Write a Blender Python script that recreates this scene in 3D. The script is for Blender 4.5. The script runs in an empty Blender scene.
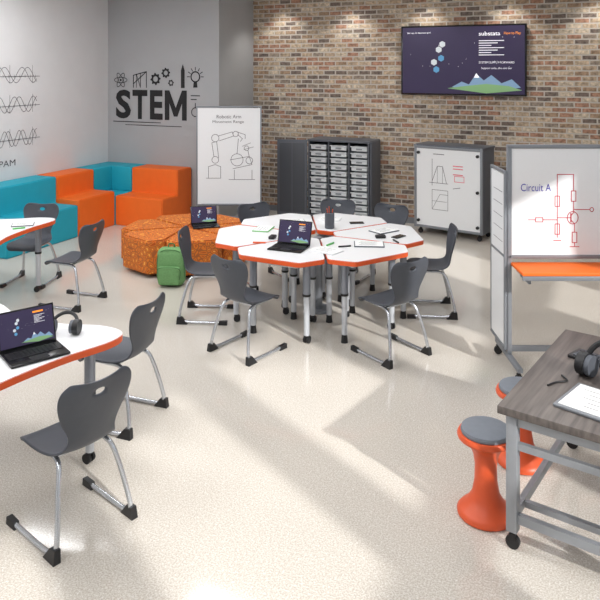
import bpy, bmesh, math, random
from mathutils import Vector, Matrix
random.seed(4)
S=bpy.context.scene
try:
    S.view_settings.view_transform='Standard'
except Exception: pass
COL=S.collection
# ---------------------------------------------------------------- materials
MATS={}
def srgb(r,g,b):
    f=lambda c:(c/255/12.92) if c/255<=.04045 else ((c/255+.055)/1.055)**2.4
    return (f(r),f(g),f(b),1)
def mat(name,rgb,rough=.5,metal=0,emit=0,noise=.0,nscale=30,coat=0):
    if name in MATS: return MATS[name]
    m=bpy.data.materials.new(name); m.use_nodes=True
    nt=m.node_tree; b=nt.nodes['Principled BSDF']
    c=srgb(*rgb)
    b.inputs['Base Color'].default_value=c
    b.inputs['Roughness'].default_value=rough
    b.inputs['Metallic'].default_value=metal
    if coat: b.inputs['Coat Weight'].default_value=coat
    if emit:
        b.inputs['Emission Color'].default_value=c
        b.inputs['Emission Strength'].default_value=emit
    if noise:
        tc=nt.nodes.new('ShaderNodeTexCoord'); n=nt.nodes.new('ShaderNodeTexNoise'); n.inputs['Scale'].default_value=nscale
        n.inputs['Detail'].default_value=6
        nt.links.new(tc.outputs['Object'],n.inputs['Vector'])
        r=nt.nodes.new('ShaderNodeValToRGB')
        r.color_ramp.elements[0].position=.3; r.color_ramp.elements[1].position=.7
        r.color_ramp.elements[0].color=tuple(x*(1-noise) for x in c[:3])+(1,)
        r.color_ramp.elements[1].color=tuple(min(1,x*(1+noise)) for x in c[:3])+(1,)
        nt.links.new(n.outputs['Fac'],r.inputs['Fac']); nt.links.new(r.outputs['Color'],b.inputs['Base Color'])
    MATS[name]=m; return m

def brick_mat():
    m=bpy.data.materials.new('brick'); m.use_nodes=True; nt=m.node_tree; N=nt.nodes; L=nt.links
    b=N['Principled BSDF']; b.inputs['Roughness'].default_value=.9
    tc=N.new('ShaderNodeTexCoord'); sp=N.new('ShaderNodeSeparateXYZ'); cb=N.new('ShaderNodeCombineXYZ')
    L.new(tc.outputs['Object'],sp.inputs[0]); L.new(sp.outputs['X'],cb.inputs['X']); L.new(sp.outputs['Z'],cb.inputs['Y'])
    nz=N.new('ShaderNodeTexNoise'); nz.inputs['Scale'].default_value=9; L.new(cb.outputs[0],nz.inputs['Vector'])
    vm=N.new('ShaderNodeVectorMath'); vm.operation='MULTIPLY_ADD'; vm.inputs[1].default_value=(.014,.014,0)
    L.new(nz.outputs['Color'],vm.inputs[0]); L.new(cb.outputs[0],vm.inputs[2])
    bt=N.new('ShaderNodeTexBrick'); bt.inputs['Scale'].default_value=1
    bt.inputs['Color1'].default_value=(0,0,0,1); bt.inputs['Color2'].default_value=(1,1,1,1); bt.inputs['Mortar'].default_value=(.5,.5,.5,1)
    bt.inputs['Mortar Size'].default_value=.011; bt.inputs['Mortar Smooth'].default_value=.3
    bt.inputs['Brick Width'].default_value=.20; bt.inputs['Row Height'].default_value=.074
    L.new(vm.outputs[0],bt.inputs['Vector'])
    cr=N.new('ShaderNodeValToRGB'); e=cr.color_ramp.elements
    cols=[(0,(122,108,99)),(.16,(164,138,114)),(.32,(182,161,137)),(.48,(170,130,108)),(.62,(194,173,148)),(.78,(150,136,122)),(.9,(206,190,168)),(1,(130,116,108))]
    e[0].position=0; e[0].color=srgb(*cols[0][1]); e[1].position=1; e[1].color=srgb(*cols[-1][1])
    for p,c in cols[1:-1]:
        x=e.new(p); x.color=srgb(*c)
    cr.color_ramp.interpolation='CONSTANT'
    L.new(bt.outputs['Color'],cr.inputs['Fac'])
    n2=N.new('ShaderNodeTexNoise'); n2.inputs['Scale'].default_value=20; n2.inputs['Detail'].default_value=8; L.new(cb.outputs[0],n2.inputs['Vector'])
    r2=N.new('ShaderNodeMapRange'); r2.inputs['From Min'].default_value=.3; r2.inputs['From Max'].default_value=.7; r2.inputs['To Min'].default_value=.5; r2.inputs['To Max'].default_value=1.35
    L.new(n2.outputs['Fac'],r2.inputs['Value'])
    mu=N.new('ShaderNodeVectorMath'); mu.operation='SCALE'; L.new(cr.outputs['Color'],mu.inputs[0]); L.new(r2.outputs[0],mu.inputs['Scale'])
    mx=N.new('ShaderNodeMix'); mx.data_type='RGBA'; L.new(bt.outputs['Fac'],mx.inputs['Factor']); L.new(mu.outputs[0],mx.inputs['A'])
    mx.inputs['B'].default_value=srgb(192,185,176)
    L.new(mx.outputs['Result'],b.inputs['Base Color'])
    iv=N.new('ShaderNodeMath'); iv.operation='SUBTRACT'; iv.inputs[0].default_value=1; L.new(bt.outputs['Fac'],iv.inputs[1])
    bp=N.new('ShaderNodeBump'); bp.inputs['Strength'].default_value=.4; bp.inputs['Distance'].default_value=.01
    L.new(iv.outputs[0],bp.inputs['Height']); L.new(bp.outputs[0],b.inputs['Normal'])
    return m
def floor_mat():
    m=bpy.data.materials.new('terrazzo_floor'); m.use_nodes=True; nt=m.node_tree; N=nt.nodes; L=nt.links
    b=N['Principled BSDF']; b.inputs['Roughness'].default_value=.09
    tc=N.new('ShaderNodeTexCoord')
    def sp(scale,lo,hi,c0,c1,det=4):
        n=N.new('ShaderNodeTexNoise'); n.inputs['Scale'].default_value=scale; n.inputs['Detail'].default_value=det
        L.new(tc.outputs['Object'],n.inputs['Vector'])
        r=N.new('ShaderNodeValToRGB'); r.color_ramp.elements[0].position=lo; r.color_ramp.elements[1].position=hi
        r.color_ramp.elements[0].color=c0; r.color_ramp.elements[1].color=c1
        L.new(n.outputs['Fac'],r.inputs['Fac']); return r
    a=sp(120,.40,.60,srgb(213,208,200),srgb(186,177,165))
    c=sp(90,.60,.68,(0,0,0,1),(1,1,1,1))
    mx=N.new('ShaderNodeMix'); mx.data_type='RGBA'; L.new(c.outputs[0],mx.inputs['Factor']); L.new(a.outputs[0],mx.inputs['A']); mx.inputs['B'].default_value=srgb(226,223,218)
    L.new(mx.outputs['Result'],b.inputs['Base Color'])
    return m
def pattern_mat():
    m=bpy.data.materials.new('patterned_fabric'); m.use_nodes=True; nt=m.node_tree; N=nt.nodes; L=nt.links
    b=N['Principled BSDF']; b.inputs['Roughness'].default_value=.85
    tc=N.new('ShaderNodeTexCoord'); v=N.new('ShaderNodeTexVoronoi'); v.feature='DISTANCE_TO_EDGE'; v.inputs['Scale'].default_value=16
    L.new(tc.outputs['Object'],v.inputs['Vector'])
    r=N.new('ShaderNodeValToRGB'); r.color_ramp.interpolation='CONSTANT'
    e=r.color_ramp.elements; e[0].position=0; e[0].color=srgb(170,92,44); e[1].position=.07; e[1].color=srgb(218,122,40)
    x=e.new(.2); x.color=srgb(186,84,28); x=e.new(.3); x.color=srgb(234,166,70)
    L.new(v.outputs['Distance'],r.inputs['Fac']); L.new(r.outputs[0],b.inputs['Base Color']); return m
def wood_mat():
    m=bpy.data.materials.new('grey_wood'); m.use_nodes=True; nt=m.node_tree; N=nt.nodes; L=nt.links
    b=N['Principled BSDF']; b.inputs['Roughness'].default_value=.45
    tc=N.new('ShaderNodeTexCoord'); mp=N.new('ShaderNodeMapping'); mp.inputs['Scale'].default_value=(26,1.6,10)
    L.new(tc.outputs['Object'],mp.inputs[0]); n=N.new('ShaderNodeTexNoise'); n.inputs['Scale'].default_value=1.5; n.inputs['Detail'].default_value=8
    L.new(mp.outputs[0],n.inputs['Vector']); r=N.new('ShaderNodeValToRGB'); r.color_ramp.elements[0].position=.3; r.color_ramp.elements[1].position=.72
    r.color_ramp.elements[0].color=srgb(74,68,66); r.color_ramp.elements[1].color=srgb(114,106,101)
    L.new(n.outputs['Fac'],r.inputs['Fac']); L.new(r.outputs[0],b.inputs['Base Color']); return m
BRICK=brick_mat(); FLOOR=floor_mat(); PAT=pattern_mat(); WOOD=wood_mat()
GREYW=mat('grey_paint',(168,169,171),.8,noise=.02,nscale=3)
LGREYW=mat('light_grey_paint',(216,216,217),.8,noise=.02,nscale=3)
CEIL=mat('ceiling_paint',(228,229,230),.9,noise=.01)
CHAIR=mat('charcoal_plastic',(70,74,82),.4,noise=.03)
CHROME=mat('silver_tube',(200,204,210),.25,.85,noise=.01)
SILV=mat('silver_paint',(196,200,206),.4,.3,noise=.01)
WHT=mat('white_laminate',(232,233,235),.3,noise=.005)
WB=mat('whiteboard',(232,234,236),.25,noise=.005)
ORNG=mat('orange_edge',(228,92,40),.45,noise=.02)
ORP=mat('orange_plastic',(220,90,48),.4,noise=.02)
ORF=mat('orange_vinyl',(234,108,30),.6,noise=.03,nscale=8)
TEAL=mat('teal_vinyl',(22,160,182),.6,noise=.03,nscale=8)
BLK=mat('black_plastic',(24,24,27),.45,noise=.05)
BLKM=mat('black_vinyl_decal',(28,28,30),.7,noise=.02)
DGR=mat('dark_grey_metal',(88,92,100),.5,.2,noise=.02)
MGR=mat('mid_grey_metal',(132,136,142),.45,.3,noise=.02)
LEGG=mat('leg_grey',(136,141,150),.4,.4,noise=.02)
BLEG=mat('bench_steel',(158,162,168),.4,.4,noise=.02)
GRN=mat('green_canvas',(110,156,100),.85,noise=.1,nscale=60)
GRND=mat('green_canvas_dark',(70,112,66),.85,noise=.1,nscale=60)
TRAY=mat('tray_plastic',(212,217,220),.4,noise=.02)
CUSH=mat('grey_cushion',(122,128,137),.7,noise=.04)
BLUEINK=mat('blue_ink',(60,60,170),.6,noise=.01)
REDINK=mat('red_ink',(190,50,70),.6,noise=.01)
GREYINK=mat('grey_ink',(95,95,100),.6,noise=.01)
PAPER=mat('paper',(236,237,236),.8,noise=.01)
GLASSY=mat('dark_bezel',(15,15,18),.2,noise=.02)
SCR=mat('screen_purple',(38,28,60),.3,emit=.6)
HEXG=mat('screen_grey',(190,196,200),.3,emit=.5)
HEXB=mat('screen_blue',(80,140,180),.3,emit=.5)
HILL=mat('screen_hill',(120,150,180),.3,emit=.4)
HILL2=mat('screen_green',(120,160,110),.3,emit=.4)
SCW=mat('screen_white',(235,235,240),.3,emit=.6)
SCO=mat('screen_orange',(235,140,40),.3,emit=.7)
LAMP=mat('lamp_diffuser',(255,252,248),.5,emit=2)
PINK=mat('pink_ink',(225,90,110),.6,noise=.01)

# ---------------------------------------------------------------- mesh builder
class MB:
    def __init__(s): s.V=[];s.F=[];s.I=[]
    def add(s,verts,faces,mi=0,M=None):
        o=len(s.V)
        for v in verts:
            v=Vector(v); s.V.append(tuple(M@v) if M else tuple(v))
        for k,f in enumerate(faces):
            s.F.append([i+o for i in f]); s.I.append(mi[k] if isinstance(mi,list) else mi)
        return s
    def addbm(s,bm,mi,M=None):
        bm.verts.index_update(); 
        s.add([v.co.copy() for v in bm.verts],[[v.index for v in f.verts] for f in bm.faces],mi,M); bm.free(); return s
    def box(s,c,d,mi=0,b=0,rz=0,M=None,seg=2):
        bm=bmesh.new(); bmesh.ops.create_cube(bm,size=1)
        for v in bm.verts: v.co=Vector((v.co.x*d[0],v.co.y*d[1],v.co.z*d[2]))
        if b: bmesh.ops.bevel(bm,geom=bm.edges[:],offset=b,segments=seg,affect='EDGES',profile=.5)
        T=Matrix.Translation(c)@Matrix.Rotation(rz,4,'Z')
        return s.addbm(bm,mi,(M@T) if M else T)
    def cyl(s,p0,p1,r0,mi=0,r1=None,n=14,M=None):
        p0=Vector(p0);p1=Vector(p1); d=p1-p0; L=d.length; r1=r0 if r1 is None else r1
        bm=bmesh.new(); bmesh.ops.create_cone(bm,cap_ends=True,segments=n,radius1=r0,radius2=r1,depth=L)
        T=Matrix.Translation((p0+p1)/2)@d.to_track_quat('Z','Y').to_matrix().to_4x4()
        return s.addbm(bm,mi,(M@T) if M else T)
    def sweep(s,pts,r,mi=0,n=8,M=None,smooth=4,closed=False):
        P=catmull(pts,smooth,closed) if smooth else [Vector(p) for p in pts]
        m=len(P); V=[];F=[]; t=(P[1]-P[0]).normalized(); nrm=t.orthogonal().normalized()
        for i in range(m):
            if closed: t2=(P[(i+1)%m]-P[i-1]).normalized()
            else: t2=(P[min(i+1,m-1)]-P[max(i-1,0)]).normalized()
            q=t.rotation_difference(t2); nrm=(q@nrm).normalized(); t=t2; bn=t.cross(nrm)
            for k in range(n):
                a=2*math.pi*k/n; V.append(P[i]+nrm*(r*math.cos(a))+bn*(r*math.sin(a)))
        for i in range(m if closed else m-1):
            j=(i+1)%m
            for k in range(n):
                F.append([i*n+k,i*n+(k+1)%n,j*n+(k+1)%n,j*n+k])
        if not closed:
            F.append(list(range(n))[::-1]); F.append([(m-1)*n+k for k in range(n)])
        return s.add(V,F,mi,M)
    def prism(s,poly,z0,z1,mi=0,smi=None,b=0,M=None):
        bm=bmesh.new(); vs=[bm.verts.new((p[0],p[1],z0)) for p in poly]; f=bm.faces.new(vs); bm.normal_update()
        if f.normal.z>0: f.normal_flip()
        ex=bmesh.ops.extrude_face_region(bm,geom=[f])
        for g in ex['geom']:
            if isinstance(g,bmesh.types.BMVert): g.co.z=z1
        bm.normal_update()
        if b:
            ed=[e for e in bm.edges if abs(e.verts[0].co.z-e.verts[1].co.z)<1e-6]
            bmesh.ops.bevel(bm,geom=ed,offset=b,segments=2,affect='EDGES')
            bm.normal_update()
        mis=[mi if (smi is None or abs(f.normal.z)>.9) else smi for f in bm.faces]
        return s.addbm(bm,mis,M)
    def lathe(s,prof,c=(0,0,0),mi=0,n=32,M=None):
        V=[];F=[]
        for r,z in prof:
            for k in range(n):
                a=2*math.pi*k/n; V.append((c[0]+r*math.cos(a),c[1]+r*math.sin(a),c[2]+z))
        for i in range(len(prof)-1):
            for k in range(n): F.append([i*n+k,i*n+(k+1)%n,(i+1)*n+(k+1)%n,(i+1)*n+k])
        F.append(list(range(n))[::-1]); F.append([(len(prof)-1)*n+k for k in range(n)])
        return s.add(V,F,mi,M)
    def stroke(s,poly,w=.006,mi=0,y=-.004,M=None):
        for a,b in zip(poly[:-1],poly[1:]):
            a=Vector(a);b=Vector(b); d=(b-a)
            if d.length<1e-6: continue
            d.normalize(); n=Vector((-d.y,d.x))*(w/2); a2=a-d*w*.4; b2=b+d*w*.4
            q=[a2+n,a2-n,b2-n,b2+n]
            s.add([(p.x,y,p.y) for p in q],[[0,1,2,3]],mi,M)
        return s
    def flat(s,poly,mi=0,y=-.004,M=None):
        return s.add([(p[0],y,p[1]) for p in poly],[list(range(len(poly)))],mi,M)
    def mesh(s,name,mats,smooth=35):
        me=bpy.data.meshes.new(name); me.from_pydata(s.V,[],s.F)
        for m in mats: me.materials.append(m)
        me.polygons.foreach_set('material_index',s.I)
        if smooth:
            me.polygons.foreach_set('use_smooth',[True]*len(me.polygons))
            me.update()
            try: me.set_sharp_from_angle(angle=math.radians(smooth))
            except Exception: pass
        me.update(); return me
    def build(s,name,mats,loc=(0,0,0),rz=0,parent=None,smooth=35,rot=None):
        return obj(name,s.mesh(name,mats,smooth),loc,rz,parent,rot)
def obj(name,data,loc=(0,0,0),rz=0,parent=None,rot=None):
    o=bpy.data.objects.new(name,data); COL.objects.link(o); o.location=loc; o.rotation_euler=rot if rot else (0,0,rz)
    if parent: o.parent=parent
    return o
def empty(name,loc=(0,0,0),rz=0,parent=None,rot=None):
    o=obj(name,None,loc,rz,parent,rot); o.empty_display_size=.1; return o
def catmull(pts,k=6,closed=False):
    P=[Vector(p) for p in pts]; n=len(P); out=[]
    rng=range(n) if closed else range(n-1)
    for i in rng:
        if closed: a,b,c,d=P[i-1],P[i],P[(i+1)%n],P[(i+2)%n]
        else: a,b,c,d=P[max(i-1,0)],P[i],P[i+1],P[min(i+2,n-1)]
        for j in range(k):
            t=j/k; out.append(.5*((2*b)+(c-a)*t+(2*a-5*b+4*c-d)*t*t+(3*b-3*c+d-a)*t**3))
    if not closed: out.append(P[-1])
    return out
def text(s,x,z,w,h,m,parent,name='lettering',y=-.004,bold=0,M=None):
    cu=bpy.data.curves.new(name,'FONT'); cu.body=s; cu.offset=bold; cu.resolution_u=3
    t=bpy.data.objects.new(name,cu); COL.objects.link(t); dg=bpy.context.evaluated_depsgraph_get(); dg.update()
    me=bpy.data.meshes.new_from_object(t.evaluated_get(dg)); bpy.data.objects.remove(t)
    xs=[v.co.x for v in me.vertices]; ys=[v.co.y for v in me.vertices]
    x0,x1,y0,y1=min(xs),max(xs),min(ys),max(ys); sx=w/(x1-x0); sy=(h/(y1-y0)) if h else sx
    for v in me.vertices: v.co=Vector(((v.co.x-x0)*sx+x,y,(v.co.y-y0)*sy+z))
    me.materials.clear(); me.materials.append(m)
    return obj(name,me,parent=parent)
def circ(cx,cz,r,n=24,a0=0,a1=2*math.pi,ry=None):
    ry=r if ry is None else ry
    return [(cx+r*math.cos(a0+(a1-a0)*i/n),cz+ry*math.sin(a0+(a1-a0)*i/n)) for i in range(n+1)]
rad=math.radians
YAW=rad(23.9)

# ---------------------------------------------------------------- room shell
def room_box(name,x0,x1,y0,y1,z0,z1,m):
    MB().box(((x0+x1)/2,(y0+y1)/2,(z0+z1)/2),(x1-x0,y1-y0,z1-z0)).build(name,[m],smooth=0)
RX=2.6; CZ=3.7
room_box('floor',-7.87,RX+.2,-2.2,10.66,-.1,0,FLOOR)
room_box('ceiling',-7.87,RX+.2,-2.2,10.66,CZ,CZ+.1,CEIL)
room_box('wall_back',-5.51,RX+.2,10.46,10.66,0,CZ,BRICK)
room_box('wall_alcove',-7.87,-5.51,9.32,10.66,0,CZ,GREYW)
room_box('wall_left',-7.87,-7.67,-2.2,9.32,0,CZ,LGREYW)
room_box('wall_front',-7.87,RX+.2,-2.4,-2.2,0,CZ,LGREYW)
wins=[(-1.6,-.35),(-.05,1.2),(1.5,2.75),(3.05,4.3),(5.4,6.6)]
mb=MB(); zs,zh=.95,3.35
mb.box((RX+.1,4.13,zs/2),(.2,12.66,zs)); mb.box((RX+.1,4.13,(zh+CZ)/2),(.2,12.66,CZ-zh))
yy=-2.2
for a,b in wins+[(10.46,10.46)]:
    if a>yy: mb.box((RX+.1,(yy+a)/2,(zs+zh)/2),(.2,a-yy,zh-zs))
    yy=b
mb.build('wall_right',[LGREYW],smooth=0)
for i,(a,b) in enumerate(wins):
    w=MB()
    for y in (a+.03,b-.03): w.box((0,y,(zs+zh)/2),(.08,.06,zh-zs))
    for z in (zs+.03,zh-.03,2.0): w.box((0,(a+b)/2,z),(.08,b-a,.06 if z!=2.0 else .22))
    w.build('window_%d'%(i+1),[MGR],loc=(RX+.08,0,0),smooth=0)
MB().box((0,0,0),(8.3,.015,.09)).build('baseboard_back',[MGR],loc=(-1.36,10.45,.045),smooth=0)
MB().box((0,0,0),(.015,10.0,.09)).build('baseboard_left',[MGR],loc=(-7.66,3.0,.045),smooth=0)

# ---------------------------------------------------------------- chair
def chair_meshes():
    prof=[(.215,.405,.15),(.205,.435,.18),(.16,.452,.197),(.06,.447,.203),(-.05,.443,.197),(-.13,.447,.18),(-.18,.47,.15),(-.205,.515,.128),(-.222,.57,.138),(-.238,.63,.172),(-.253,.70,.202),(-.263,.75,.212),(-.27,.79,.208),(-.276,.82,.188),(-.278,.834,.15)]
    us=[-1,-.85,-.5,-.17,.17,.5,.85,1]; n=len(us); V=[];F=[]
    for i,(x,z,w) in enumerate(prof):
        back=max(0,min(1,(z-.47)/.15)); 
        for u in us:
            V.append((x+.035*u*u*back, u*w, z+.018*u*u*(1-back)*(1 if i>1 else 0)-(.010*(1-abs(u)) if i==len(prof)-1 else 0)))
    for i in range(len(prof)-1):
        for k in range(n-1):
            if i==11 and k==3: continue
            F.append([i*n+k,i*n+k+1,(i+1)*n+k+1,(i+1)*n+k])
    shell=MB().add(V,F).mesh('seat_shell',[CHAIR],80)
    f=MB()
    for s in (1,-1):
        f.sweep([(.2,s*.225,.02),(.05,s*.225,.018),(-.16,s*.222,.02),(-.225,s*.218,.05),(-.222,s*.205,.13),(-.185,s*.18,.28),(-.15,s*.155,.385),(-.10,s*.14,.42),(.0,s*.135,.425),(.14,s*.135,.43)],.0135,0,n=10,smooth=5)
        f.add([(-.255,s*.225-.02,0),(-.255,s*.225+.02,0),(-.15,s*.225+.018,0),(-.15,s*.225-.018,0),(-.25,s*.22-.017,.065),(-.25,s*.22+.017,.065),(-.205,s*.22+.016,.065),(-.205,s*.22-.016,.065)],
              [[0,3,2,1],[4,5,6,7],[0,1,5,4],[1,2,6,5],[2,3,7,6],[3,0,4,7]],1)
        f.add([(.225,s*.225-.018,0),(.225,s*.225+.018,0),(.14,s*.225+.017,0),(.14,s*.225-.017,0),(.225,s*.225-.016,.038),(.225,s*.225+.016,.038),(.15,s*.225+.015,.035),(.15,s*.225-.015,.035)],
              [[0,1,2,3],[4,7,6,5],[0,4,5,1],[1,5,6,2],[2,6,7,3],[3,7,4,0]],1)
    f.cyl((.1,-.135,.428),(.1,.135,.428),.01); f.cyl((-.08,-.138,.42),(-.08,.138,.42),.01)
    return shell,f.mesh('frame',[CHROME,BLK],50)
SHELL,FRAME=chair_meshes()
def chair(x,y,h):
    p=empty('classroom_chair',(x,y,0),rad(h))
    a=obj('seat_shell',SHELL,parent=p)
    sb=a.modifiers.new('s','SUBSURF'); sb.levels=2; sb.render_levels=2
    so=a.modifiers.new('t','SOLIDIFY'); so.thickness=.011; so.offset=-1
    obj('frame',FRAME,parent=p); return p
for c in [(-2.60,2.86,163),(-3.07,3.84,184),(-5.0,5.52,186),(-5.88,5.84,288),
          (-2.79,5.21,75),(-3.52,5.75,20),(-1.67,5.64,150),(-1.61,6.76,200),(-3.52,6.95,-32),(-2.28,7.42,262),(-2.86,7.44,282)]:
    chair(*c)

# ---------------------------------------------------------------- tables
def leg(mb,x,y,top=.715,caster=True):
    mb.cyl((x,y,.42),(x,y,top),.033,1); mb.cyl((x,y,.07),(x,y,.44),.026,2); mb.cyl((x,y,.41),(x,y,.43),.036,3)
    mb.box((x,y,top-.006),(.11,.11,.012),1,b=.003)
    if caster:
        mb.box((x,y,.07),(.03,.045,.03),3,b=.004); 
        for s in (-1,1): mb.cyl((x-.008,y+s*.008,.031),(x-.008,y+s*.026,.031),.031,3,n=16)
    else: mb.cyl((x,y,0),(x,y,.075),.032,3,r1=.024)
def wedge(sc,r0,rs,rc,ac=17,gap=.0):
    P=[]
    for r,a in ((r0,-30),(rs,-30),(rc,-ac),(rc,ac),(rs,30),(r0,30)):
        a2=rad(a); P.append([sc*r*math.cos(a2),sc*r*math.sin(a2)])
    return P
def soften(P,r=.03,k=4):
    out=[]; n=len(P)
    for i in range(n):
        a,b,c=Vector(P[i-1][:2]),Vector(P[i][:2]),Vector(P[(i+1)%n][:2])
        d1=(a-b);d2=(c-b); l1=min(r,d1.length*.4); l2=min(r,d2.length*.4); p=b+d1.normalized()*l1; q=b+d2.normalized()*l2
        for j in range(k+1):
            t=j/k; out.append(tuple((1-t)**2*p+2*t*(1-t)*b+t*t*q))
    return out
mb=MB(); pl=[(x+.012,y*.985) for x,y in wedge(1,.17,.90,1.03)]
mb.prism(soften(pl,.035),.708,.75,0,4,b=.003)
for x,y in ((.80,.27),(.80,-.27),(.33,.10),(.33,-.10)): leg(mb,x,y,.708,caster=(y>0))
mb.box((.56,0,.695),(.4,.03,.02),1)
mb.box((.62,0,.625),(.26,.30,.012),0,b=.003)
for s in (-1,1): mb.box((.62,s*.15,.655),(.26,.010,.07),0,b=.003)
mb.box((.49,0,.655),(.010,.30,.07),0,b=.003)
TAB=mb.mesh('student_table',[WHT,LEGG,SILV,BLK,ORNG])
CX,CY=-2.614,6.34
for i in range(6):
    obj('student_table',TAB,(CX,CY,0),rad(267-120+60*i))
def clover(name,loc,rz,pts,legs):
    P=[(v.x,v.y) for v in catmull([(a,b,0) for a,b in pts],5,True)]
    mb=MB(); mb.prism(P,.706,.75,0,4,b=.003)
    for i,(x,y) in enumerate(legs): leg(mb,x,y,.706,caster=(i%2==0))
    return mb.build(name,[WHT,LEGG,SILV,BLK,ORNG],loc=loc,rz=rz)
TP=[(.70,.40),(.66,.55),(.47,.58),(.2,.50),(-.15,.50),(-.45,.62),(-.70,.60),(-.76,.38),(-.66,.1),(-.66,-.25),(-.76,-.5),(-.66,-.72),(-.42,-.77),(-.15,-.68),(.1,-.70),(.32,-.80),(.48,-.74),(.54,-.56),(.53,-.28),(.60,.10)]
LG=[(.56,.37),(-.58,.46),(-.58,-.56),(.38,-.60)]
clover('collaboration_table',(-3.43,2.95,0),0,TP,LG)
clover('collaboration_table',(-5.95,5.08,0),rad(22),TP,LG)

# ---------------------------------------------------------------- screen art, laptops, tv
def hexa(cx,cz,r,rz=1): return [(cx+r*math.cos(rad(30+60*i)),cz+rz*r*math.sin(rad(30+60*i))) for i in range(6)]
def screen_art(parent,w,h,y,full=False):
    mb=MB(); X=lambda u:(u-.5)*w; Z=lambda v:(v-.5)*h
    mb.flat([(X(0),Z(0)),(X(1),Z(0)),(X(1),Z(1)),(X(0),Z(1))],0,y)
    q=y-.0008
    for u,v,m in ((.31,.66,1),(.33,.53,2),(.27,.47,1),(.29,.36,2),(.34,.74,1)): mb.flat(hexa(X(u),Z(v),h*.05),m,q)
    mb.flat([(X(.42),Z(.1)),(X(.5),Z(.18)),(X(.56),Z(.14)),(X(.62),Z(.30)),(X(.68),Z(.2)),(X(.74),Z(.28)),(X(.82),Z(.16)),(X(.9),Z(.22)),(X(.97),Z(.1)),(X(.7),Z(.02))],3,q)
    mb.flat([(X(.38),Z(.08)),(X(.5),Z(.11)),(X(.7),Z(.15)),(X(.88),Z(.12)),(X(.98),Z(.06)),(X(.7),Z(.01))],4,q-.0006)
    mb.flat([(X(.6),Z(.24)),(X(.62),Z(.31)),(X(.645),Z(.24))],5,q-.0006)
    for i in range(16): 
        u,v=random.random(),random.random()*.6+.35; mb.flat(hexa(X(u),Z(v),h*.004),5,q)
    for i in range(7):
        L=.2-.05*(i%3); mb.flat([(X(.64),Z(.78-.035*i)),(X(.64+L),Z(.78-.035*i)),(X(.64+L),Z(.79-.035*i)),(X(.64),Z(.79-.035*i))],5,q)
    if not full: mb.flat([(X(.62),Z(.86)),(X(.82),Z(.86)),(X(.82),Z(.91)),(X(.62),Z(.91))],6,q)
    o=mb.build('display',[SCR,HEXG,HEXB,HILL,HILL2,SCW,SCO],parent=parent,smooth=0)
    if full:
        text('substata',X(.64),Z(.86),.17*w,.06*h,SCW,parent,y=q,bold=.01)
        text('How to Play',X(.84),Z(.86),.13*w,.05*h,SCO,parent,y=q)
        text('SYSTEM SUPPLY FORWARD',X(.64),Z(.45),.28*w,.03*h,SCW,parent,y=q)
        text('Support units...the one last',X(.66),Z(.36),.24*w,.035*h,SCW,parent,y=q)
        text('Set up, in layouts and',X(.04),Z(.9),.2*w,.03*h,SCW,parent,y=q)
tv=empty('wall_television',(-1.963,10.40,2.517))
MB().box((0,0,0),(1.85,.06,1.05),0,b=.006).box((0,.045,0),(.6,.03,.4),0).build('housing',[GLASSY],parent=tv)
screen_art(tv,1.80,1.0,-.032,True)
def laptop(x,y,z,rz,w=.33):
    p=empty('laptop',(x,y,z),rz)
    mb=MB().box((0,-.115,.008),(w,.23,.014),0,b=.004)
    for r in range(5):
        for c in range(12): mb.box((-w*.42+c*w*.076,-.05-r*.021,.0165),(w*.064,.016,.003),1)
    mb.box((0,-.19,.0155),(.1,.06,.001),1)
    mb.build('base',[GLASSY,BLK],parent=p)
    s=empty('lid',(0,0,.012),parent=p,rot=(rad(-16),0,0))
    MB().box((0,.004,.11),(w,.008,.22),0,b=.003).build('panel',[GLASSY],parent=s)
    a=empty('display_mount',(0,0,.113),parent=s); screen_art(a,w*.94,.195,-.0012)
    return p
laptop(-3.10,3.06,.75,rad(63))
laptop(-2.65,5.83,.75,rad(2))
laptop(-4.62,7.45,.43,rad(40))
def headphones(x,y,z,rz,s=1,band=.12):
    p=empty('headphones',(x,y,z),rz); mb=MB()
    arc=[(.085*s*math.cos(a),(.14-band)*s*math.sin(a),.045*s+band*s*math.sin(a)) for a in [math.pi*i/10 for i in range(11)]]
    mb.sweep(arc,.011*s,0,n=8); 
    for k in (-1,1):
        mb.cyl((k*.07*s,0,.0455*s),(k*.105*s,0,.0455*s),.045*s,0,n=20); mb.cyl((k*.05*s,0,.0455*s),(k*.07*s,0,.0455*s),.040*s,1,n=20)
    mb.build('body',[BLK,DGR],parent=p)
headphones(-3.08,3.32,.75,rad(20),1.0,.06)
headphones(.0,4.02,.72,rad(-30),1.4,.10)

# ---------------------------------------------------------------- ottoman
mb=MB(); 
for i in range(6):
    R=Matrix.Rotation(rad(60*i+12),4,'Z'); P=[(x+.008,y*.985) for x,y in wedge(.80,.03,.84,1.0,18)]
    mb.prism(soften(P,.03),.045,.43,0,b=.018,M=R)
    mb.box((.5,0,.0225),(.3,.3,.045),1,M=R)
mb.build('patterned_ottoman',[PAT,BLK],loc=(-4.76,7.27,0))

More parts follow.
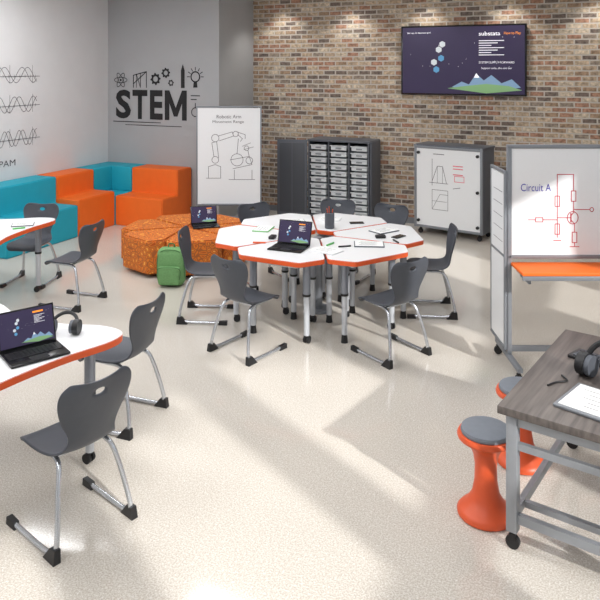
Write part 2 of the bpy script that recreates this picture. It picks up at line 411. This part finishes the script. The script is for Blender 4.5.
# backpack
p=empty('backpack',(-4.39,6.40,0),YAW-rad(4))
mb=MB()
mb.box((0,0,.21),(.31,.17,.42),0,b=.075,seg=5); mb.box((0,-.095,.13),(.24,.06,.20),0,b=.025,seg=4)
mb.sweep([(-.12,-.128,.10),(-.12,-.128,.21),(0,-.132,.23),(.12,-.128,.21),(.12,-.128,.10)],.004,1)
mb.sweep([(-.15,-.03,.10),(-.147,-.05,.30),(-.09,-.07,.39),(0,-.07,.405),(.09,-.07,.39),(.147,-.05,.30),(.15,-.03,.10)],.005,1)
mb.sweep([(-.035,0,.41),(-.025,0,.455),(.025,0,.455),(.035,0,.41)],.008,1)
for s in (-1,1): mb.sweep([(s*.07,.08,.38),(s*.10,.11,.3),(s*.10,.11,.14),(s*.08,.08,.05)],.012,1)
mb.build('bag',[GRN,GRND],parent=p)

# ---------------------------------------------------------------- foam steps
def step_poly(d1,d2,h1,h2):
    return [(0,0),(d1+d2,0),(d1+d2,h2),(d1,h2),(d1,h1),(0,h1)]
def foam(name,length,m,loc,rz,d1=.4,d2=.4,h1=.83,h2=.45):
    bm=bmesh.new(); P=step_poly(d1,d2,h1,h2); vs=[bm.verts.new((x,0,z)) for x,z in P]; f=bm.faces.new(vs)
    ex=bmesh.ops.extrude_face_region(bm,geom=[f]); 
    for g in ex['geom']:
        if isinstance(g,bmesh.types.BMVert): g.co.y=length
    bmesh.ops.recalc_face_normals(bm,faces=bm.faces[:]); bmesh.ops.bevel(bm,geom=bm.edges[:],offset=.014,segments=3,affect='EDGES')
    return MB().addbm(bm,0).build(name,[m],loc=loc,rz=rz)
foam('foam_step_seat',1.28,TEAL,(-7.655,6.41,0),0)
foam('foam_step_seat',.79,ORF,(-7.655,7.7,0),0,h2=.52)
foam('foam_step_seat',.86,ORF,(-6.86,9.305,0),rad(-90))
mb=MB(); mb.box((.395,.4,.225),(.79,.8,.45),0,b=.014,seg=3); mb.box((.2,.4,.64),(.4,.8,.38),0,b=.014,seg=3); mb.box((.595,.6,.64),(.39,.4,.38),0,b=.014,seg=3)
mb.build('foam_corner_seat',[TEAL],loc=(-7.655,8.5,0))

# ---------------------------------------------------------------- wall graphics
g=empty('stem_wall_decal',(-7.5,9.318,1.56))
for ch,x,w in (('S',0,.31),('T',.34,.30),('E',.69,.25)):
    text(ch,x,0,w,.48,BLKM,g,'letter_'+ch.lower(),bold=.035)
mb=MB()
mb.flat([(.98,0),(1.07,0),(1.07,.48),(.98,.48)]); mb.flat([(1.31,0),(1.40,0),(1.40,.48),(1.31,.48)])
mb.flat([(1.07,.48),(1.07,.27),(1.155,.06),(1.19,.06),(1.19,.20)]); mb.flat([(1.19,.20),(1.19,.06),(1.225,.06),(1.31,.27),(1.31,.48)])
mb.build('letter_m',[BLKM],parent=g,smooth=0)
mb=MB()
def gear(mb,cx,cz,r,t=8,inner=.45):
    P=[]
    for i in range(t*4):
        a=2*math.pi*i/(t*4); rr=r if i%4 in (0,1) else r*.78; P.append((cx+rr*math.cos(a),cz+rr*math.sin(a)))
    Q=[(cx+r*inner*math.cos(2*math.pi*i/(t*4)),cz+r*inner*math.sin(2*math.pi*i/(t*4))) for i in range(t*4)]
    n=t*4; mb.add([(p[0],-.004,p[1]) for p in P+Q],[[i,(i+1)%n,n+(i+1)%n,n+i] for i in range(n)],0)
gear(mb,.80,.66,.10); gear(mb,1.0,.76,.085); gear(mb,1.10,.60,.055,6)
def up(P): return [(x,z+.06) for x,z in P]
mb.stroke(up([(.36,.46),(.36,.66),(.62,.72),(.36,.52)]),.014); mb.stroke(up([(.62,.46),(.62,.72)]),.014); mb.stroke(up([(.42,.46),(.42,.68),(.5,.46),(.5,.7)]),.01)
for a in (0,60,120):
    P=[]
    for i in range(25):
        t=2*math.pi*i/24; x,z=.13*math.cos(t),.045*math.sin(t); P.append((.10+x*math.cos(rad(a))-z*math.sin(rad(a)),.64+x*math.sin(rad(a))+z*math.cos(rad(a))))
    mb.stroke(P,.010)
mb.flat(circ(.10,.64,.02,12)[:-1])
mb.flat(up([(1.29,.46),(1.36,.46),(1.36,.74),(1.325,.84),(1.29,.74)]))
mb.stroke(circ(1.56,.70,.08,20),.02); mb.flat([(1.52,.53),(1.60,.53),(1.59,.62),(1.53,.62)])
for i in range(7):
    a=rad(i*30); mb.stroke([(1.56+.105*math.cos(a),.70+.105*math.sin(a)),(1.56+.15*math.cos(a),.70+.15*math.sin(a))],.012)
mb.stroke([(1.48,.40),(1.64,.40)],.014); mb.stroke([(1.48,.34),(1.58,.34)],.014); mb.stroke(circ(1.56,.14,.07,14),.014); mb.stroke([(1.56,.21),(1.56,.28)],.014)
mb.stroke([(-.05,-.05),(.9,-.05)],.012); mb.stroke([(.2,-.10),(1.3,-.10)],.010)
mb.build('icons',[BLKM],parent=g,smooth=0)

g=empty('wall_equations_drawing',(-7.668,6.6,0),rad(90))
mb=MB()
for row,(z,nn) in enumerate(((2.30,1.0),(1.88,1.2),(1.40,1.6))):
    for ph in (0,.9):
        mb.stroke([(i*.02,z+.11*math.sin(i*.02*2*math.pi/(.42/nn)+ph*1.7)) for i in range(57)],.007)
    mb.stroke([(0,z-.02),(1.18,z-.02)],.007)
    for i in range(12): mb.stroke([(.1*i,z-.04),(.1*i,z)],.005)
    for k in range(3): mb.stroke([(.2+.42*k,z-.12),(.2+.42*k,z+.14)],.005)
text('EFPAM',.28,1.02,.44,.085,GREYINK,g)
mb.build('waves',[GREYINK],parent=g,smooth=0)

# ---------------------------------------------------------------- mobile easel whiteboard
def castor(mb,x,y,mi=1,s=1):
    mb.cyl((x,y-.012*s,.035*s),(x,y+.012*s,.035*s),.035*s,mi,n=18); mb.box((x,y,.06*s),(.03*s,.036*s,.04*s),mi,b=.003); mb.cyl((x,y,.06*s),(x,y,.1*s),.008,mi)
p=empty('mobile_whiteboard_easel',(-5.07,8.86,0),YAW)
mb=MB(); zc=(.39+1.82)/2; mb.box((0,0,zc),(.93,.02,1.41),0)
for s in (-1,1):
    mb.box((s*.47,0,zc),(.022,.035,1.45),1,b=.003)
    mb.box((s*.44,.035,.62),(.03,.03,1.06),1); mb.box((s*.44,.02,.09),(.035,.56,.03),1,b=.004); castor(mb,s*.44,-.24,2,.75); castor(mb,s*.44,.27,2,.75)
for z in (.385,1.83): mb.box((0,0,z),(.96,.035,.022),1,b=.003)
mb.box((0,.035,.2),(.88,.025,.03),1); mb.box((0,-.03,.40),(.8,.06,.012),1)
mb.build('frame',[WB,MGR,BLK],parent=p)
text('Robotic Arm',-.18,1.66,.36,.05,GREYINK,p,y=-.013); text('Movement Range',-.24,1.58,.46,.05,GREYINK,p,y=-.013)
mb=MB()
def sk(P,w=.007): mb.stroke(P,w,0,-.0125)
sk([(-.30,.78),(-.30,.95),(-.20,.98),(-.12,.95),(-.12,.78),(-.33,.78)]); sk(circ(-.2,1.05,.05,14)); sk([(-.22,1.1),(-.25,1.3),(-.18,1.32),(-.15,1.08)]); sk(circ(-.2,1.37,.055,14))
sk([(-.16,1.40),(.05,1.46),(.07,1.40),(-.14,1.33)]); sk(circ(.1,1.43,.04,12)); sk([(.13,1.42),(.2,1.36),(.17,1.32)]); sk([(.12,1.46),(.24,1.42),(.24,1.36)])
sk(circ(.12,1.05,.09,16)); sk([(.02,1.05),(.3,1.1),(.34,.98),(.06,.92)]); sk(circ(.3,1.04,.05,12)); sk([(.08,.9),(.08,.76),(.34,.76),(.34,.9)]); sk([(0,.76),(.38,.76)]);sk([(.2,1.25),(.32,1.3)],.006);sk([(.22,1.2),(.36,1.24)],.006)
sk(circ(.26,1.22,.035,10)); sk([(.12,1.14),(.14,1.36)]); sk([(.3,1.09),(.28,1.19)])
mb.build('sketch',[GREYINK],parent=p,smooth=0)

# ---------------------------------------------------------------- tote cabinet
p=empty('tote_storage_cabinet',(-4.25,9.9,0),0)
mb=MB(); W,Dp,H=1.0,.5,1.29; z0=.09
mb.box((W/2,Dp/2,H-.015),(W+.02,Dp+.01,.03),0,b=.004); mb.box((W/2,Dp/2,z0+.015),(W,Dp,.03),0)
for x in (.012,W-.012): mb.box((x,Dp/2,(H+z0)/2),(.024,Dp,H-z0-.03),0)
for x in (W/3,2*W/3): mb.box((x,Dp/2+.01,(H+z0)/2),(.02,Dp-.03,H-z0-.05),0)
mb.box((W/2,Dp-.01,(H+z0)/2),(W-.03,.015,H-z0-.05),1)
for x in (.06,W-.06):
    for y in (.06,Dp-.06): castor(mb,x,y,1,.85)
mb.build('case',[DGR,BLK],parent=p)
mb=MB()
for c in range(3):
    for r in range(11):
        x=W/6+c*W/3; z=.17+r*.1
        mb.box((x,.17,z),(.25,.3,.068),0,b=.006); mb.box((x,.012,z+.033),(.275,.03,.014),0,b=.003); mb.box((x,.015,z-.004),(.09,.008,.02),1)
mb.build('totes',[TRAY,MGR],parent=p)
mb=MB(); M=Matrix.Rotation(rad(180+12),4,'Z')
mb.box((.25,.012,(H+z0)/2),(.48,.022,H-z0-.02),0,b=.004,M=M); mb.box((.25,.026,(H+z0)/2),(.40,.008,H-z0-.12),1,b=.002,M=M); mb.box((.25,.031,(H+z0)/2),(.012,.006,H-z0-.12),0,M=M)
mb.box((W+.022,Dp/2-.01,(H+z0)/2),(.02,.46,H-z0-.02),0,b=.004)
mb.build('doors',[DGR,mat('door_inner',(70,73,80),.5,noise=.02)],parent=p)

# ---------------------------------------------------------------- whiteboard cabinet
p=empty('mobile_whiteboard_cabinet',(-2.55,9.86,0),rad(-11.7))
mb=MB(); W=1.03; H=1.29
mb.box((W/2,.235,(H+.1)/2),(W,.43,H-.1),0,b=.006)
mb.box((W/2,.235,H-.01),(W+.02,.46,.03),0,b=.005)
for x in (.02,W-.02): mb.box((x,.01,(H+.1)/2),(.035,.03,H-.1),1,b=.004)
for z in (.12,H-.03): mb.box((W/2,.01,z),(W,.03,.035),1,b=.004)
mb.box((W/2,.012,(H+.1)/2),(W-.07,.014,H-.17),2)
for x,z in ((.07,1.18),(W-.07,1.18),(.07,.2),(W-.07,.2),(W-.07,.68)): mb.cyl((x,.006,z),(x,-.022,z),.022,3,n=16)
for x in (.07,W-.07):
    for y in (.07,.4): castor(mb,x,y,3)
mb.build('case',[DGR,MGR,WB,BLK],parent=p)
mb=MB()
def sk2(P,m=0,w=.007): mb.stroke(P,w,m,.0035)
sk2([(.28,.72),(.28,1.10)]); sk2([(.24,.76),(.52,.76)]); sk2([(.28,.78),(.36,1.0),(.44,1.0),(.50,.76)]); sk2([(.36,.76),(.36,1.0)],0,.005); sk2([(.44,.76),(.44,1.0)],0,.005)
sk2([(.28,.38),(.28,.66),(.52,.66),(.52,.38),(.28,.38)],0,.006); sk2([(.28,.5),(.5,.5)],0,.005); sk2([(.28,.38),(.40,.6),(.52,.6)],0,.005)
for z in (1.02,.98,.9): sk2([(.6,z),(.74,z)],1,.012)
sk2([(.62,.8),(.76,.8),(.76,.88),(.62,.88),(.62,.8)],1,.008); sk2([(.3,1.17),(.46,1.17)],0,.01); sk2([(.6,.7),(.7,.72)],0,.008)
mb.build('sketch',[GREYINK,PINK],parent=p,smooth=0)

# ---------------------------------------------------------------- circuit whiteboard station
p=empty('mobile_whiteboard_station',(-.705,5.70,0),YAW)
mb=MB(); W=1.2
mb.box((W/2,0,1.335),(W,.022,.86),0)
for x in (0,W): mb.box((x,0,.935),(.035,.04,1.69),1,b=.005)
for z in (1.775,.9): mb.box((W/2,0,z),(W+.035,.04,.03),1,b=.004)
mb.box((W/2+.01,-.16,.845),(W,.30,.025),3,b=.006); mb.box((W/2,-.17,.815),(W-.08,.24,.03),1,b=.004); mb.box((W/2,-.30,.815),(W-.02,.02,.035),1,b=.004)
for x in (.1,W-.1): mb.box((x,-.1,.77),(.02,.2,.06),1)
for x in (0,W):
    mb.box((x,.02,.11),(.04,.62,.035),1,b=.005); castor(mb,x,-.25,2,.95); castor(mb,x,.30,2,.95)
mb.box((W/2,.02,.16),(W,.03,.04),1)
mb.box((-.03,.19,.87),(.014,.38,1.36),0)
for y in (.0,.38): mb.box((-.03,y,.87),(.022,.022,1.42),1,b=.003)
for z in (.17,1.57,.9): mb.box((-.03,.19,z),(.022,.4,.022),1,b=.003)
mb.build('frame',[WB,MGR,BLK,ORF],parent=p)
text('Circuit A',.09,1.42,.24,.06,BLUEINK,p,y=-.013)
mb=MB()
def ck(P,w=.006): mb.stroke([(.15+(x-.1)*.72,.98+(z-.96)*.82) for x,z in P],w,0,-.0125)
def res(x,z,v=True):
    ck([(x-.025,z),(x+.025,z),(x+.025,z+.1),(x-.025,z+.1),(x-.025,z)])
ck([(.30,1.22),(.42,1.22)]); ck([(.1,1.22),(.18,1.22)]); ck([(.18,1.20),(.26,1.20),(.26,1.24),(.18,1.24),(.18,1.20)]); ck([(.26,1.22),(.3,1.22)])
ck([(.42,1.05),(.42,1.66),(.6,1.66)]); res(.42,1.35); res(.42,1.08)
ck([(.6,1.66),(.6,1.5)]); res(.6,1.4); ck([(.6,1.4),(.6,1.3)]); ck(circ(.59,1.24,.06,20)); ck([(.42,1.24),(.57,1.24)]); ck([(.57,1.28),(.57,1.2)],.01); ck([(.57,1.26),(.61,1.3)]); ck([(.57,1.22),(.61,1.18)])
ck([(.61,1.18),(.61,1.1)]); res(.61,1.0); ck([(.61,1.0),(.61,.96)]); ck([(.56,.96),(.66,.96)]); ck([(.38,1.02),(.46,1.02)]); ck([(.6,1.32),(.78,1.32)]); ck(circ(.80,1.32,.02,10))
mb.build('circuit_drawing',[REDINK],parent=p,smooth=0)
mb=MB()
for k in range(5): mb.add([(-.0385,.05+.0,.9+.0),(-.0385,.3,.9),(-.0385,.3,.905),(-.0385,.05,.905)],[[0,1,2,3]],0,Matrix.Translation((0,0,.1+.1*k)))
mb.build('leaf_notes',[GREYINK],parent=p,smooth=0)

# ---------------------------------------------------------------- lab bench
p=empty('lab_workbench',(-.4955,3.54,0),rad(-12))
mb=MB(); W,L=.86,1.24
mb.box((W/2,L/2,.70),(W,L,.04),0,b=.004)
lx=(.06,W-.06); ly=(.06,L-.06)
for x in lx:
    for y in ly: mb.box((x,y,.385),(.055,.055,.59),1,b=.004); castor(mb,x,y,2)
for y in ly: mb.box((W/2,y,.65),(W-.16,.03,.06),1); mb.box((W/2,y,.16),(W-.16,.03,.045),1)
for x in lx: mb.box((x,L/2,.65),(.03,L-.16,.06),1); mb.box((x,L/2,.16),(.03,L-.16,.045),1)
mb.box((W/2,.06,.52),(W-.16,.025,.035),1)
mb.box((W/2,.2,.16),(W-.16,.03,.03),1)
mb.build('bench',[WOOD,BLEG,BLK],parent=p)
p=empty('marker_board',(.01,3.72,.72),rad(-20))
mb=MB().box((0,0,.008),(.42,.32,.016),0,b=.006).box((0,0,.017),(.38,.28,.003),1)
for i in range(5): mb.box((-.05+.02*(i%2),.09-.045*i,.019),(.2-.03*i,.004,.001),2)
mb.box((.0,.15,.02),(.1,.02,.02),3)
mb.build('board',[MGR,PAPER,GREYINK,BLK],parent=p)
MB().lathe([(.028,0),(.03,.01),(.03,.11),(.012,.13),(.012,.15)],n=18).build('water_bottle',[mat('pink_bottle',(220,150,150),.3)],loc=(.08,4.54,.72))
p=empty('charging_cable',(-.22,4.02,.72)); MB().sweep([(0,0,.005),(.03,-.06,.005),(-.02,-.10,.005),(-.06,-.16,.005)],.005,0).build('cord',[BLK],parent=p)
p=empty('keyboard',(-.03,4.29,.72),rad(-25)); mb=MB().box((0,0,.009),(.32,.14,.018),0,b=.004)
for r in range(4):
    for c in range(11): mb.box((-.125+c*.025,.04-r*.027,.02),(.02,.021,.005),1)
mb.build('keys_body',[BLK,DGR],parent=p)

# ---------------------------------------------------------------- stools
mb=MB()
mb.lathe([(.135,0),(.15,.006),(.152,.02),(.135,.04),(.10,.07),(.072,.12),(.06,.19),(.058,.27),(.068,.33),(.09,.375),(.125,.40),(.148,.412),(.152,.425),(.145,.44)],mi=0,n=40)
mb.lathe([(.13,.44),(.134,.45),(.128,.464),(.10,.472),(.04,.476),(.001,.476)],mi=1,n=40)
ST=mb.mesh('wobble_stool',[ORP,CUSH],50)
for x,y in ((-.59,3.80),(-.47,4.39)): obj('wobble_stool',ST,(x,y,0))

# ---------------------------------------------------------------- tabletop things
def sheet(name,x,y,z,rz,w=.28,d=.2,edge=DGR):
    mb=MB().box((0,0,.005),(w,d,.01),0,b=.003).box((0,0,.0105),(w*.93,d*.9,.002),1)
    for i in range(4): mb.box((-.02*(i%2),d*.28-i*d*.17,.012),(w*.55,.004,.001),2)
    mb.build(name,[edge,PAPER,GREYINK],loc=(x,y,z),rz=rz)
sheet('tablet',-2.02,6.15,.75,rad(20)); sheet('tablet',-2.3,5.78,.75,rad(-15),.26,.18,WHT); sheet('tablet',-2.05,6.72,.75,rad(60),.26,.18)
sheet('notebook',-3.2,6.3,.75,rad(100),.24,.17,mat('green_cover',(110,180,100),.6)); sheet('notebook',-2.75,7.0,.75,rad(10),.24,.17,WHT)
sheet('notebook',-5.6,5.45,.75,rad(40),.22,.16,DGR); sheet('notebook',-3.05,6.75,.75,rad(35),.22,.16,DGR)
mb=MB().lathe([(.045,0),(.05,.01),(.05,.16),(.046,.165),(.044,.16),(.04,.02),(.001,.02)],n=24,mi=0)
for i in range(6):
    a=i*1.05; mb.cyl((.012*math.cos(a),.012*math.sin(a),.03),(.035*math.cos(a),.035*math.sin(a),.2+.01*(i%3)),.004,1+i%2,n=6)
mb.build('pen_cup',[DGR,ORNG,BLK],loc=(-2.60,6.62,.75))
for i,(x,y,r) in enumerate(((-2.2,5.98,40),(-2.35,6.0,80),(-2.98,5.78,20),(-1.82,6.35,130),(-5.5,5.3,50),(-3.5,3.2,10))):
    MB().cyl((-.06,0,.008),(.06,0,.008),.008,0,n=10).build('marker_pen',[[BLK,mat('green_marker',(90,180,90),.4),ORNG][i%3]],loc=(x,y,.75),rz=rad(r))
for x,y,r in ((-2.0,6.44,30),(-2.95,6.0,100)):
    MB().box((0,0,.015),(.10,.06,.03),0,b=.01,seg=3).build('computer_mouse',[BLK],loc=(x,y,.75),rz=rad(r))
for x,y,r in ((-2.42,6.95,30),(-1.85,6.55,70)):
    MB().box((0,0,.005),(.15,.075,.009),0,b=.003).box((0,0,.0098),(.14,.067,.001),1).build('smartphone',[BLK,GLASSY],loc=(x,y,.75),rz=rad(r))
MB().cyl((0,0,0),(0,0,.02),.14,0,n=28).cyl((0,0,.02),(0,0,.72),.045,0,n=24).build('power_column',[MGR],loc=(CX,CY,0))

# ---------------------------------------------------------------- lights
def area(name,loc,sx,sy,e,col=(.97,.98,1)):
    l=bpy.data.lights.new(name,'AREA'); l.shape='RECTANGLE'; l.size=sx; l.size_y=sy; l.energy=e; l.color=col
    return obj(name,l,loc)
for i,x in enumerate((-6.2,-3.6,-1.0)):  # invented fill lighting on the unseen ceiling, as windows and sky are too weak
    for j,y in enumerate((.5,3.5,6.5)):
        MB().box((0,0,0),(1.4,.7,.03)).build('added_fill_panel',[LAMP],loc=(x,y,CZ-.02),smooth=0)  # added glowing panel, out of view, housing for the fill lamp
        area('added_fill_light',(x,y,CZ-.05),1.4,.7,(42 if x<-5 else 37) if x<-2 else 23)  # added fill lamp, stronger towards the left of the room
for x in (-4.9,-3.7,-2.5,-1.3,-.1):
    MB().cyl((0,0,0),(0,0,.03),.07,0,n=24).build('downlight',[LAMP],loc=(x,10.12,CZ-.03))
    l=bpy.data.lights.new('downlight_spot','SPOT'); l.energy=38; l.spot_size=rad(95); l.spot_blend=.6; l.shadow_soft_size=.05; l.color=(1,.97,.92)
    obj('downlight_spot',l,(x,10.12,CZ-.06))
l=bpy.data.lights.new('sun','SUN'); l.energy=4.0; l.angle=rad(1.3); l.color=(1,.98,.95)
d=Vector((-.87,.5,-.51)).normalized()
o=obj('sun',l,(6,-4,6)); o.rotation_euler=d.to_track_quat('-Z','Y').to_euler()
w=bpy.data.worlds.new('sky'); S.world=w; w.use_nodes=True
w.node_tree.nodes['Background'].inputs[0].default_value=(.92,.96,1,1); w.node_tree.nodes['Background'].inputs[1].default_value=1.5
# ---------------------------------------------------------------- camera
c=bpy.data.cameras.new('camera'); c.lens=41.4; c.sensor_width=36; c.shift_y=-(300-68)/600
o=obj('camera',c,(0,0,2.4)); o.rotation_euler=(rad(90),0,YAW); S.camera=o
